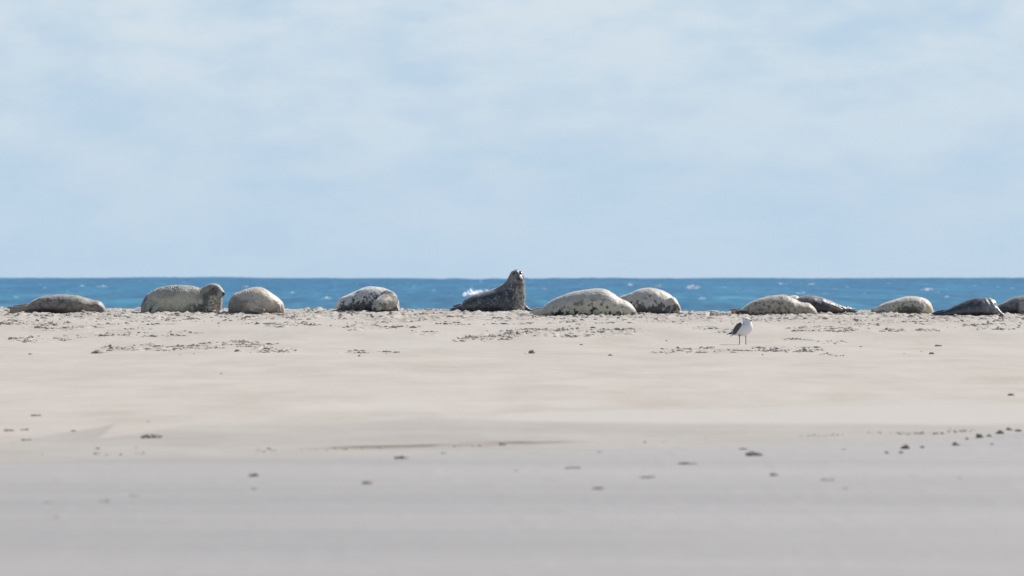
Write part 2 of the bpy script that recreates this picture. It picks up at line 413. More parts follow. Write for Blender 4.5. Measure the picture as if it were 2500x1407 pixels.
def flake(r, a, b, c):
    """one crumpled fleck of foam: an irregular seven-sided fan, curved, leaning any way"""
    th = np.linspace(0, 2 * math.pi, 7, endpoint=False) + r.uniform(0, 1); q = r.uniform(0.6, 1.25, 7)
    P = np.stack([np.cos(th) * q * a, r.uniform(-.3, .3, 7) * a, np.sin(th) * q * b], 1); P = np.concatenate([[[0, -0.25 * a, 0]], P])
    t = r.uniform(-0.9, 0.5); y = P[:, 1] * math.cos(t) - P[:, 2] * math.sin(t); z = P[:, 1] * math.sin(t) + P[:, 2] * math.cos(t)
    P = np.stack([P[:, 0], y, z], 1)
    k = np.arange(7); return P + c, np.stack([np.zeros(7, int), k + 1, (k + 1) % 7 + 1], 1)
def whitecap(u, row, wpx, seed, hfac=0.22):
    x, y = sea_hit(u, row); s = y / F; w = wpx * s
    parts = []
    r = np.random.default_rng(seed)
    hf = hfac * r.uniform(0.5, 1.25); sk = r.uniform(-.5, .5)
    for k in range(int(14 + wpx * 0.9)):
        f = float(np.clip(r.normal(0, 0.5), -1.3, 1.3))
        rad = w * 0.095 * math.exp(-f * f) * r.uniform(0.35, 1.2)
        parts.append(flake(r, rad * 1.6, rad * hf * 4.2, np.array([f * w * 0.6, r.uniform(-1, 1) * w * 0.9, r.uniform(-1.2, 2.0) * w * hf * 0.4 * math.exp(-2 * (f - sk) ** 2)])))
    V, Fc = join(parts)
    z = float(sea_base(y) + sea_wave(np.array([x]), np.array([y]))[0])
    return add_obj('whitecap', mesh_from('whitecap', V, Fc), MAT_FOAM, sea, (x, y, z + 0.12 * w * hfac * 2))
for k, (u, r_, w) in enumerate([(110, 704, 12), (97, 696, 9), (202, 699, 18), (248, 701, 24), (165, 712, 7), (340, 687, 8), (40, 727, 14), (600, 701, 14), (700, 708, 12), (716, 716, 14),
        (798, 732, 20), (825, 721, 8), (818, 700, 6), (870, 693, 8), (1175, 688, 8), (1060, 712, 9), (1100, 722, 9), (1540, 698, 18), (1605, 702, 22), (1692, 705, 36), (1330, 708, 12), (1715, 731, 18), (1800, 712, 10), (1912, 696, 20), (1980, 697, 17), (1957, 717, 20),
        (2015, 719, 13), (1770, 703, 8), (2040, 707, 12), (2068, 703, 9), (2170, 693, 12), (2264, 710, 26), (2290, 712, 12), (2312, 725, 12), (2437, 703, 9), (2472, 705, 10), (2492, 700, 10), (2380, 699, 8), (2110, 716, 10), (450, 690, 8), (1010, 700, 8), (1420, 694, 9)]):
    whitecap(u, r_, w, 100 + k)
def breaking_wave():
    x, y = sea_hit(1152, 723); s = y / F
    r = np.random.default_rng(3); parts = []
    for k in range(70):         # tall crest of spray
        a = r.uniform(0, 1); ht = r.uniform(0, 1) ** 1.3 * 23 * (1 - abs(a - 0.5) * 1.5)
        rad = r.uniform(1.6, 4.4) * (1.15 - ht / 34)
        parts.append(flake(r, rad * s, rad * s, np.array([(a - 0.5) * 38 * (1 - ht / 34) + ht * 0.08, r.uniform(-40, 40), ht]) * s))
    for k in range(95):         # foam trailing off along the crest
        a = r.uniform(0, 1)
        rad = r.uniform(1.2, 3.4) * (1.1 - 0.6 * a)
        parts.append(flake(r, rad * 1.7 * s, rad * .8 * s, np.array([8 + a * 70, r.uniform(-50, 50), 3 + r.uniform(-4, 6) + 6 * math.sin(a * 2.6)]) * s))
    V, Fc = join(parts)
    o = add_obj('breaking_wave', mesh_from('breaking_wave', V, Fc), MAT_SPRAY, sea, (x, y, float(sea_base(y)) + 0.1))
    o['label'] = 'tall white breaking crest behind the seal with its head raised'
breaking_wave()

# ------------------------------------------------------------------ seals
VOX = 0.013
def catmull(P, n):
    P = np.asarray(P, float); m = len(P)
    d = np.concatenate([[0], np.cumsum(np.maximum(np.linalg.norm(np.diff(P[:, :3], axis=0), axis=1), 1e-6) ** 0.5)])
    t = np.linspace(0, d[-1], n); out = np.zeros((n, P.shape[1]))
    tang = np.zeros_like(P)
    for k in range(m):
        a, b = max(k - 1, 0), min(k + 1, m - 1); tang[k] = (P[b] - P[a]) / (d[b] - d[a])
    k = np.clip(np.searchsorted(d, t, side='right') - 1, 0, m - 2)
    h = (d[k + 1] - d[k])[:, None]; u = ((t - d[k]) / (d[k + 1] - d[k]))[:, None]
    out = ((1 + 2 * u) * (1 - u) ** 2) * P[k] + u * (1 - u) ** 2 * h * tang[k] + u * u * (3 - 2 * u) * P[k + 1] + u * u * (u - 1) * h * tang[k + 1]
    return out

def tube(C, A, B, rim=20, low=1.0):
    """closed loft: C centres, A and B half-axis vectors (n,3); low<1 squares off the lower half"""
    n = len(C); th = np.linspace(0, 2 * math.pi, rim, endpoint=False)
    c, s = np.cos(th), np.sin(th)
    s2 = np.where(s < 0, -np.abs(s) ** low, s)
    V = (C[:, None] + A[:, None] * c[None, :, None] + B[:, None] * s2[None, :, None]).reshape(-1, 3)
    i = np.arange(n - 1)[:, None] * rim; j = np.arange(rim)[None]; j2 = (j + 1) % rim
    a, b, cc, d = (i + j).ravel(), (i + j2).ravel(), (i + rim + j2).ravel(), (i + rim + j).ravel()
    T = np.concatenate([np.stack([a, b, cc], 1), np.stack([a, cc, d], 1)])
    c0, c1 = len(V), len(V) + 1
    V = np.concatenate([V, C[:1], C[-1:]])
    jj = np.arange(rim); jn = (jj + 1) % rim; l = (n - 1) * rim
    T = np.concatenate([T, np.stack([np.full(rim, c0), jn, jj], 1), np.stack([np.full(rim, c1), l + jj, l + jn], 1)])
    return V, T

class Critter:
    """collects closed lofts in photograph-pixel units round (cx, base row); z up, y away from the viewer"""
    def __init__(self, cx, base, row=None, lift=0.012):
        self.cx, self.base = cx, base
        X, Y = hit(cx, row if row else base)
        self.s = Y / F; self.loc = (X, Y, float(base_h(X, Y)) + lift); self.parts = []; self.body = None
        self.dz = (base - (H0 - self.loc[2] / self.s))      # keeps rows true when the animal stands past the crest line
    def p(self, u, row, d=0.0): return np.array([u - self.cx, d, self.base - row])
    def lying(self, st, n=70):
        """stations (u, top row, bottom row, half depth, depth)"""
        st = [tuple(q) + (0,) * (5 - len(q)) for q in st]
        P = np.array([[u - self.cx, d, self.base - (tp + bt) / 2, (bt - tp) / 2, hw] for u, tp, bt, hw, d in st])
        Q = catmull(P, n); C = Q[:, :3]; rz = np.maximum(Q[:, 3], 0.4); rw = np.maximum(Q[:, 4], 0.4)
        T = np.gradient(C, axis=0); T[:, 2] = 0; T /= np.linalg.norm(T, axis=1)[:, None] + 1e-9
        side = np.stack([-T[:, 1], T[:, 0], np.zeros(n)], 1)
        C2 = C.copy(); C2[:, 2] -= rz * 0.14
        B = np.zeros((n, 3)); B[:, 2] = 1
        V, Tt = tube(C2, side * rw[:, None], B * (rz * 1.14)[:, None], 28, 0.75)
        self.parts.append((V, Tt))
        if self.body is None: self.body = (C, rz)
    def round(self, st, n=40, rim=20):
        """stations (u, row, depth, r_vertical, r_side): section square to the line"""
        P = np.array([[u - self.cx, d, self.base - row, rv, rs] for u, row, d, rv, rs in st], float)
        Q = catmull(P, n); C = Q[:, :3]
        T = np.gradient(C, axis=0); T /= np.linalg.norm(T, axis=1)[:, None] + 1e-9
        up = np.where(np.abs(T[:, 2:3]) > 0.75, np.array([[0., 1, 0]]), np.array([[0., 0, 1]]))
        if (np.abs(T[:, 2]) > 0.75).any() and not (np.abs(T[:, 2]) > 0.75).all():
            up = np.tile(np.array([[0.0, 0.8, 0.6]]), (n, 1))
        side = np.cross(T, up); side /= np.linalg.norm(side, axis=1)[:, None] + 1e-9
        upp = np.cross(side, T)
        self.parts.append(tube(C, side * np.maximum(Q[:, 4], .3)[:, None], upp * np.maximum(Q[:, 3], .3)[:, None], rim))
    def blob(self, u, row, d, r):
        V, Fc = ICO3; self.parts.append((V * np.asarray(r) + self.p(u, row, d), Fc))
    def flipper(self, a, b, w0, w1, th, toes=4, spread=(0, 0, 1)):
        """fan of toes from a to b, each (u,row,depth)"""
        a, b = self.p(*a), self.p(*b); sp = np.asarray(spread, float); sp /= np.linalg.norm(sp)
        ax = (b - a) / np.linalg.norm(b - a); sp = sp - ax * sp.dot(ax); sp /= np.linalg.norm(sp); nr = np.cross(ax, sp)
        L = np.linalg.norm(b - a)
        for k in range(toes):
            f = (k / (toes - 1) * 2 - 1) if toes > 1 else 0
            ln = L * (1 - 0.16 * (1 - abs(f)) if toes > 2 else 1)
            n = 14; t = np.linspace(0, 1, n)[:, None]
            C = a + ax * ln * t + sp * f * (w0 * (1 - t) + w1 * t) * 0.8
            wd = (w0 * (1 - t) + w1 * 1.15 * t) / toes * 1.12; tk = 0.6 + th * (1.35 - 0.5 * t)
            end = np.clip((1 - t) / 0.12, 0.15, 1) ** 0.5
            self.parts.append(tube(C, sp[None] * np.maximum(wd * end, 0.6), nr[None] * tk * end, 12))

def ellip(c, r, P):     # soft 0..1 ellipse mask in (u,row) pixel space
    return ((P[:, 0] - c[0]) / r[0]) ** 2 + ((P[:, 1] - c[1]) / r[1]) ** 2

def finish_seal(cr, label, coat, mat, wrinkle=None, vox=VOX, smooth=4):
    s = cr.s
    V, T = join(cr.parts)
    tmp = bpy.data.objects.new('tmp', mesh_from('tmp', V * s, T)); col.objects.link(tmp)
    m = tmp.modifiers.new('r', 'REMESH'); m.mode = 'VOXEL'; m.voxel_size = vox
    m2 = tmp.modifiers.new('s', 'SMOOTH'); m2.iterations = smooth; m2.factor = 0.5
    dg = bpy.context.evaluated_depsgraph_get()
    me = bpy.data.meshes.new_from_object(tmp.evaluated_get(dg), depsgraph=dg); me.name = 'body'
    bpy.data.objects.remove(tmp, do_unlink=True)
    n = len(me.vertices)
    co = np.zeros(n * 3, np.float32); me.vertices.foreach_get('co', co); co = co.reshape(-1, 3).astype(float)
    no = np.zeros(n * 3, np.float32); me.vertex_normals.foreach_get('vector', no); no = no.reshape(-1, 3).astype(float)
    U = np.stack([co[:, 0] / s + cr.cx, cr.base - co[:, 2] / s, co[:, 1] / s], 1)     # photo-pixel coordinates of the skin
    if cr.body is not None:
        C, rz = cr.body
        k = np.abs(C[:, 0][None] - (U[:, 0] - cr.cx)[:, None]).argmin(1)
        t = np.clip((co[:, 2] / s - (C[k, 2] - rz[k])) / (2 * rz[k]), 0, 1)
    else:
        t = np.clip(co[:, 2] / s / 60, 0, 1)
    disp = 0.010 * fbm(co * 7 + 3, 2) + 0.004 * fbm(co * 22, 2)
    if wrinkle is not None: disp = disp + wrinkle(U, t, co)
    co2 = co + no * disp[:, None]
    me.vertices.foreach_set('co', co2.astype(np.float32).ravel())
    seed = cr.cx * 0.013
    rgb = np.clip(coat(U, t, co + seed), 0.012, 0.8)
    attr_c(me, 'coat', rgb)
    me.polygons.foreach_set('use_smooth', np.ones(len(me.polygons), bool)); me.update()
    root = empty('seal', cr.loc)
    tag(root, label, 'seal', 'seals lying along the crest of the beach')
    add_obj('body', me, mat, root)
    cr.root = root
    return root

def seal_mat(name, rough, spec, sheen):
    t = NT(name); tc = t.n('ShaderNodeTexCoord'); o = tc.outputs['Object']
    mp = t.n('ShaderNodeMapping'); mp.inputs['Scale'].default_value = (60, 60, 160); t.l(o, mp.inputs['Vector'])
    f1 = t.noise(mp.outputs[0], 1.0, 3, 0.7); f2 = t.noise(o, 26, 4, 0.7)
    c = t.mixc(1.0, t.attr('coat', 'Color'), t.ramp(f1, [(0.25, (0.74, 0.73, 0.72)), (0.75, (1.22, 1.22, 1.22))]), 'MULTIPLY')
    c = t.mixc(0.8, c, t.ramp(f2, [(0.3, (0.66, 0.65, 0.64)), (0.7, (1.25, 1.25, 1.25))]), 'MULTIPLY')
    t.l(c, t.b.inputs['Base Color'])
    t.b.inputs['Roughness'].default_value = rough; t.b.inputs['Specular IOR Level'].default_value = spec
    t.b.inputs['Sheen Weight'].default_value = sheen; t.b.inputs['Sheen Roughness'].default_value = 0.35
    t.bump(f2, 0.35, 0.012)
    return t.m
M_DRY = seal_mat('dry_fur', 0.56, 0.42, 0.42)
M_WET = seal_mat('wet_fur', 0.36, 0.95, 0.1)
M_MID = seal_mat('damp_fur', 0.40, 0.5, 0.3)
M_EYE = simple_mat('eye_black', (0.008, 0.008, 0.010), 0.08, 0.7, 0.05)
M_NOSE = simple_mat('nose_skin', (0.03, 0.028, 0.028), 0.35, 0.5)
M_WHISK = simple_mat('whisker', (0.62, 0.60, 0.55), 0.5, 0.3)

def eye(cr, u, row, d, r=2.4):
    V, Fc = ICO2
    add_obj('eye', mesh_from('eye', V * r * cr.s + cr.p(u, row, d) * cr.s, Fc), M_EYE, cr.root)
def nose(cr, u, row, d, r):
    V, Fc = lump(ICO2, r, 3.0, 0.15)
    add_obj('nose', mesh_from('nose', V * cr.s + cr.p(u, row, d) * cr.s, Fc), M_NOSE, cr.root)
def whiskers(cr, u, row, d, dirs, L=9):
    parts = []
    for k, dv in enumerate(dirs):
        dv = np.array(dv, float); dv /= np.linalg.norm(dv)
        t = np.linspace(0, 1, 6)[:, None]
        C = cr.p(u, row, d) + np.array([0, 0, (k - len(dirs) / 2) * 0.8]) + dv * L * t + np.array([0, 0, -1.5]) * t * t
        A = np.cross(dv, [0, 0, 1.0]); A /= np.linalg.norm(A); B = np.cross(A, dv)
        rr = 0.26 * (1.1 - t)
        parts.append(tube(C * cr.s, A[None] * rr * cr.s, B[None] * rr * cr.s, 5))
    V, T = join(parts); add_obj('whiskers', mesh_from('whiskers', V, T), M_WHISK, cr.root)

def lerp(a, b, f):
    a = np.asarray(a, float); b = np.asarray(b, float)
    if a.ndim == 1: a = a[None]
    if b.ndim == 1: b = b[None]
    return a * (1 - f[:, None]) + b * f[:, None]
def spots(co, freq, thr, soft=0.06, octv=2):
    return sstep(thr - soft, thr + soft, fbm(co * freq, octv))

CREAM, GREY, BLACK, TAN = (0.50, 0.46, 0.37), (0.33, 0.315, 0.285), (0.028, 0.030, 0.034), (0.27, 0.23, 0.185)

# --- 1: brownish seal at the far left, hind flippers out to the left
c = Critter(140, 764.5)
c.lying([(60, 749, 765, 9), (70, 743, 766, 13), (81, 735, 766, 19), (101, 726, 767, 27), (122, 722, 768, 33), (158, 720.5, 768, 37), (187, 722.6, 768, 37), (209, 728.5, 768, 33), (225, 733.5, 768, 27), (238, 735.2, 768, 24), (248, 740.5, 768, 21), (255, 751, 767, 15), (259, 761, 767, 7)])
c.flipper((80, 752, -14), (17, 760, -26), 5, 10, 2.2, 4, (0, .6, 1)); c.flipper((74, 747, 8), (29, 753.5, 12), 4, 6, 2.2, 4, (0, .3, 1))
def coat1(U, t, co):
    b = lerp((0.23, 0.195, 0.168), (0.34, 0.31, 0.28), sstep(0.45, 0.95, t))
    b = lerp(b, (0.065, 0.055, 0.050), 0.75 * spots(co, 13, 0.06, 0.20, 4) * (1 - 0.5 * sstep(0.6, 1, t)))
    b = lerp(b, (0.28, 0.245, 0.21), 0.6 * spots(co + 5, 17, 0.14, 0.14, 3))
    b = lerp(b, (0.05, 0.045, 0.042), sstep(0.42, 0.18, t) * sstep(75, 85, U[:, 0]) * sstep(170, 130, U[:, 0]))  # shade in the hollow under the rear flank, painted into the coat
    return lerp(b, (0.30, 0.25, 0.20), sstep(80, 66, U[:, 0]))
finish_seal(c, 'brown mottled seal lying flat at the far left, hind flippers pointing left', coat1, M_DRY)

# --- 2: large pale seal, head up and turned to the right
c = Critter(440, 763.5)
c.lying([(345, 747, 768, 12, -6), (350, 734, 768, 22, -5), (360, 721, 768, 30, -3), (376, 709.6, 768, 35), (400, 701, 768, 39), (432, 697.6, 768, 41), (464, 699, 768, 39), (488, 706, 768, 33, -2), (505, 715, 767, 28, -5), (520, 724, 767, 23, -9), (532, 742, 766, 14, -11), (537, 754, 765, 5, -11)])
c.round([(478, 727, 0, 24, 29), (494, 723.5, -2, 19.5, 24), (507, 716, -4, 17, 19), (516, 710.5, -5, 16, 17.5), (525, 709.5, -7, 15.8, 16), (533, 713, -9, 13, 12.5), (540, 717, -12, 9.5, 10), (546, 720.5, -14, 6.5, 8), (549, 721.5, -15, 3, 4)])
c.round([(519, 762, -8, 20, 19), (521, 748, -8, 21, 21), (522.5, 735, -8, 20.5, 21), (521, 722, -6, 18, 18), (519, 712, -5, 13, 13)])
c.blob(541, 722.5, -17, (6.5, 5.5, 5)); c.blob(520, 703.5, -18, (5, 3.5, 2.6))
c.round([(366, 742, -26, 9, 9), (360, 752, -40, 9, 9), (356, 762, -50, 8, 9), (355, 769, -54, 3, 5)]); c.round([(392, 744, -30, 8, 8), (382, 754, -42, 6.5, 6), (376, 764, -50, 5.5, 5), (374, 770, -54, 2, 3)])
c.flipper((508, 752, -24), (528, 763, -36), 5, 6, 2.4, 3, (0.4, 1, 0.2))
def coat2(U, t, co):
    n = fbm(co * 6, 3)
    b = lerp((0.50, 0.47, 0.37), (0.42, 0.40, 0.335), sstep(0.4, 0.9, t))
    n = n + 0.35 * fbm(co * 24, 2)
    b = lerp(b, CREAM, 0.4 * sstep(0.1, 0.3, n) * sstep(0.6, 0.2, t))
    b = b * (1 - 0.22 * sstep(0.0, 0.9, np.sin(190 * (co[:, 0] * 0.75 + co[:, 2] * 0.62) + 9 * fbm(co * 5, 3))) * sstep(0.25, 0.6, t))[:, None]  # wrinkle shade drawn into the coat as dark diagonal lines
    b = b * (1 - 0.28 * sstep(-0.1, 0.3, fbm(co * 4 + 11, 3)))[:, None]
    u, r = U[:, 0], U[:, 1]
    neck = np.maximum(sstep(1.7, 0.0, ellip((503, 733), (10, 19), U) + 2.2 * n), sstep(1.4, 0.3, ellip((493, 753), (16, 10), U) + 1.9 * n))
    b = lerp(b, (0.07, 0.066, 0.062), 0.82 * neck * sstep(8, -2, U[:, 2]))
    b = lerp(b, BLACK, 0.8 * sstep(0.0, 0.2, fbm(co * 11 + 4, 2)) * sstep(455, 475, u) * sstep(738, 750, r))
    b = lerp(b, (0.05, 0.05, 0.055), 0.85 * sstep(364, 352, u + 12 * n) * sstep(764, 750, r) * sstep(-34, -26, U[:, 2]))
    b = lerp(b, (0.15, 0.145, 0.14), 0.7 * sstep(366, 360, u) * sstep(-36, -42, U[:, 2]))
    head = sstep(506, 512, u) * sstep(728, 720, r)
    b = lerp(b, (0.22, 0.205, 0.175), 0.5 * head * sstep(-0.25, 0.2, n + 0.25 * sstep(702, 712, r)))
    face = sstep(1.5, 0.3, ellip((524, 714), (12, 12), U) + 1.2 * n) * sstep(-6, -14, U[:, 2])
    b = lerp(b, (0.075, 0.067, 0.062), 0.8 * face)
    b = lerp(b, (0.44, 0.40, 0.31), 0.7 * sstep(1.1, .5, ellip((539, 723), (8, 5), U)))
    chest = sstep(505, 519, u + 8 * n) * sstep(718, 734, r + 10 * n)
    b = lerp(b, lerp((0.46, 0.41, 0.31), BLACK, 0.9 * spots(co + 2, 17, 0.14, 0.10, 3)), chest)
    return lerp(b, (0.05, 0.045, 0.045), sstep(542, 546, u) * sstep(713, 716, r))
def wr2(U, t, co):
    w = np.sin(190 * (co[:, 0] * 0.75 + co[:, 2] * 0.62) + 11 * fbm(co * 5, 3))
    m = sstep(365, 390, U[:, 0]) * sstep(505, 490, U[:, 0]) * (0.15 + sstep(0.3, 0.75, t)) * sstep(-0.25, 0.2, fbm(co * 5 + 8, 2) + 0.05)
    folds = np.sin(70 * (co[:, 0] * 0.9 + co[:, 2] * 0.3)) * sstep(500, 506, U[:, 0]) * sstep(535, 525, U[:, 0]) * sstep(722, 730, U[:, 1])
    return 0.0055 * w * m + 0.006 * folds
finish_seal(c, 'large pale wrinkled seal with its head up, looking to the right', coat2, M_DRY, wr2, 0.0115, 4)
eye(c, 521.5, 707.5, -21.5, 2.3); nose(c, 547.5, 718.8, -16, (3.2, 4, 3)); whiskers(c, 546, 723, -18, [(1, -.3, .5), (1, -.3, .2), (1, -.3, -.1), (1, -.4, -.4)])

# --- 3: tan seal seen from behind, curled up
c = Critter(625, 764.5)
c.lying([(557.5, 745, 767, 8, -8), (562, 731, 768, 22, -8), (572, 720, 768, 32, -7), (592, 711, 768, 40, -5), (616, 703.5, 768, 44, -2), (632, 702.4, 768, 45, 2), (645, 705.6, 768, 43, 5), (659, 715, 768, 38, 9), (680, 730, 767, 29, 14), (689.6, 743, 767, 18, 17), (694, 757, 767, 8, 18)])
c.round([(590, 744, -38, 9, 9), (612, 743, -42, 9, 8), (630, 751, -44, 7, 6), (648, 762, -46, 4, 4)]); c.flipper((612, 755, -44), (650, 764, -50), 5, 5, 3, 3, (0, .6, 1))
c.flipper((679, 746, -18), (683, 764, -27), 5, 5, 3, 3, (1, 0, 0.1))
def coat3(U, t, co):
    n = fbm(co * 5, 3)
    b = lerp((0.37, 0.32, 0.27), (0.47, 0.41, 0.345), sstep(0.15, 0.7, t + 0.4 * n))
    b = lerp(b, (0.48, 0.44, 0.37), sstep(0.05, 0.3, fbm(co * 4 + 9, 2)) * 0.6)
    b = lerp(b, (0.13, 0.115, 0.105), 0.7 * sstep(1.5, 0.3, ellip((580, 748), (28, 20), U) + 1.3 * n + 0.6 * fbm(co * 20, 2)))  # shaded left underside of the rump, darkened in the coat colour
    return lerp(b, (0.16, 0.13, 0.11), 0.6 * sstep(1.0, 0.4, ellip((636, 760), (18, 6), U)) * sstep(-30, -40, U[:, 2]))
def wr3(U, t, co):
    w = np.sin(140 * (co[:, 0] * 0.7 + co[:, 2] * 0.6) + 6 * fbm(co * 4, 2))
    return 0.0035 * w * sstep(570, 585, U[:, 0]) * sstep(630, 610, U[:, 0])
finish_seal(c, 'plain tan seal curled up with its rump towards the viewer, hind flippers folded', coat3, M_DRY, wr3)

# --- 4: spotted white seal, head on the sand facing the viewer
c = Critter(900, 761.5)
c.lying([(826, 747, 763, 7, -6), (829, 736, 764, 17, -5), (836, 727.5, 765, 27, -1), (850, 720.7, 765, 34, 5), (870, 711.7, 766, 40, 10), (885, 704.8, 766, 43, 11), (900, 701.3, 766, 44, 10), (919, 701.8, 766, 44, 6), (939, 705.8, 766, 42, 0), (954, 712.7, 766, 36, -5), (964, 723.7, 765, 29, -8), (970, 738, 765, 18, -10), (973, 755, 764, 7, -10)])
c.round([(950, 734, -20, 26, 26), (943, 740, -36, 21, 22), (934, 743, -52, 16.5, 17.5), (927, 746, -63, 13.5, 14.5), (921, 751, -72, 9.5, 11), (917, 755, -78, 6.5, 8), (916, 756.5, -81, 2, 3)])
c.blob(923, 755.5, -72, (8, 6, 5.5)); c.flipper((884, 757, -30), (888, 763, -46), 5, 5, 3, 3, (1, 0, 0))
def coat4(U, t, co):
    u, r = U[:, 0], U[:, 1]
    b = lerp((0.50, 0.49, 0.46), (0.60, 0.585, 0.55), sstep(0.5, 1, t))
    b = lerp(b, BLACK, 0.92 * sstep(0.02, 0.12, fbm(co * 19, 3) - 0.34 * sstep(0.5, 1.0, t) + 0.26 * sstep(0.6, 0.15, t)))
    b = lerp(b, (0.055, 0.055, 0.06), 0.85 * sstep(0.5, 0.28, t + 0.2 * fbm(co * 9, 2)) * sstep(925, 905, u) * sstep(10, -5, U[:, 2]))  # shadow in the hollow left of the head, painted into the coat
    b = lerp(b, (0.16, 0.14, 0.13), 0.75 * spots(co + 3, 20, 0.02, 0.1, 3) * sstep(930, 945, u))
    head = sstep(-36, -46, U[:, 2]) * sstep(905, 910, u)
    b = lerp(b, lerp((0.30, 0.28, 0.245), (0.40, 0.38, 0.32), sstep(-.1, .2, fbm(co * 9, 2))), head)
    b = lerp(b, (0.10, 0.09, 0.085), 0.6 * head * spots(co + 9, 24, 0.12, 0.12, 2) * sstep(925, 935, u))
    b = lerp(b, (0.07, 0.065, 0.065), 0.75 * sstep(1.5, 0.2, ellip((938, 748), (8, 8), U) + 2.2 * fbm(co * 16 + 1, 3)) * head)
    return lerp(b, (0.10, 0.09, 0.085), sstep(1.1, 0.5, ellip((917, 756), (5, 4.5), U)) * sstep(-68, -74, U[:, 2]))
finish_seal(c, 'white black-spotted seal curled round, its head resting on the sand facing the viewer', coat4, M_DRY)
eye(c, 930.5, 743.5, -73.5, 2.8); eye(c, 917.5, 745.5, -75, 2.4); nose(c, 916, 754.2, -81, (3, 2.4, 2.2))

# --- 5: dark seal with its head raised, facing the viewer
c = Critter(1205, 761.5)
c.lying([(1117, 752, 763, 6, 8), (1123, 747.5, 764, 12, 6), (1130, 739, 764, 18, 5), (1138, 730.6, 765, 25, 3), (1149, 724, 765, 30, 1), (1165, 719, 765, 34, 0), (1186, 713.6, 765, 36, -1), (1208, 708, 765, 37, -3), (1226, 702.5, 765, 36, -5), (1245, 703, 765, 33, -8), (1262, 716, 764, 28, -9), (1274, 736, 763, 18, -9), (1280, 750, 762, 8, -9)])
c.round([(1252, 758, -10, 22, 24), (1254.5, 745, -10, 25, 26), (1256, 732, -10, 25, 27), (1256.5, 718, -10, 24, 26.5), (1257, 704, -10, 23, 25.5), (1258, 695, -11, 21, 24.4), (1260, 686, -12, 19.5, 21.6), (1261, 676, -13, 18, 18.8), (1261.5, 668, -13, 16, 14.5), (1262.3, 663, -12.5, 10, 9), (1262.8, 660.5, -12, 4, 4)], 60, 24)
c.round([(1262, 675, -12, 15, 15), (1264.5, 680.5, -24, 12.5, 12.5), (1267, 684.5, -34, 10, 10), (1268.6, 686, -42, 7.5, 8.5), (1269, 686.5, -46, 3, 4)])
c.round([(1200, 735, -4, 24, 24), (1222, 723, -6, 21, 22), (1240, 711, -8, 20.5, 21), (1252, 697, -10, 17, 18)])
c.blob(1266.5, 690, -24, (11, 12, 7)); c.blob(1254.5, 665.5, -23, (5, 4, 2.2)); c.blob(1271, 665, -22, (4.5, 4, 2.2))
c.round([(1270, 735, 0, 9, 9), (1279, 748, 3, 7.5, 5), (1287, 757, 4, 5, 5), (1298, 762.5, 5, 2.4, 5)])
c.flipper((1222, 744, -34), (1238, 763, -42), 7, 8, 3, 4, (1, 0.3, 0.5))
c.flipper((1128, 752, -2), (1099, 761, -8), 4, 5, 2.4, 3, (0, .3, 1)); c.flipper((1126, 747, 9), (1106, 754, 13), 3.5, 5, 2.2, 3, (0, .3, 1))
def coat5(U, t, co):
    u, r = U[:, 0], U[:, 1]; n = fbm(co * 7, 3)
    b = lerp((0.042, 0.048, 0.058), (0.095, 0.098, 0.105), sstep(-0.05, 0.3, fbm(co * 9 + 2, 3)))
    b = lerp(b, (0.36, 0.36, 0.36), 0.7 * sstep(0.24, 0.36, fbm(co * 21 + 6, 3)) * sstep(762, 735, r))
    b = lerp(b, (0.17, 0.16, 0.155), 0.7 * sstep(0.72, 0.98, t) * sstep(1250, 1225, u))
    chest = sstep(1252, 1262, u + 14 * n) * sstep(692, 702, r + 8 * n)
    b = lerp(b, lerp((0.25, 0.235, 0.21), (0.11, 0.105, 0.10), sstep(-0.02, 0.2, fbm(co * 18, 3))), chest)
    face = sstep(699, 684, r + 10 * n)
    b = lerp(b, lerp((0.155, 0.153, 0.155), (0.235, 0.23, 0.225), sstep(-.1, .25, fbm(co * 12, 2))), face)
    b = lerp(b, (0.038, 0.036, 0.038), 0.9 * sstep(1.15, 0.5, ellip((1265, 674), (3.2, 9), U)) * face)
    b = lerp(b, (0.05, 0.048, 0.05), 0.8 * sstep(1.2, .6, ellip((1268, 684), (8, 5), U)) * face * sstep(-30, -38, U[:, 2]))
    b = lerp(b, (0.05, 0.046, 0.044), 0.8 * sstep(1.1, .6, ellip((1264, 697), (16, 2.4), U)))  # shade of the crease under the chin, painted as a dark line
    return lerp(b, (0.06, 0.055, 0.055), sstep(1278, 1284, u) * sstep(742, 748, r))
finish_seal(c, 'dark grey seal propped up with its head raised, facing the viewer', coat5, M_MID, None, 0.0105, 4)
eye(c, 1254.8, 670.0, -28.0, 3.0); eye(c, 1271.6, 669.4, -26.8, 2.7); nose(c, 1269, 683.4, -47, (3.6, 2.6, 2.6))
whiskers(c, 1275, 686, -40, [(1, -.3, .35), (1, -.3, .1), (1, -.3, -.15), (1, -.4, -.4)], 11); whiskers(c, 1262, 686, -40, [(-1, -.3, .3), (-1, -.3, 0), (-1, -.3, -.3)], 9)

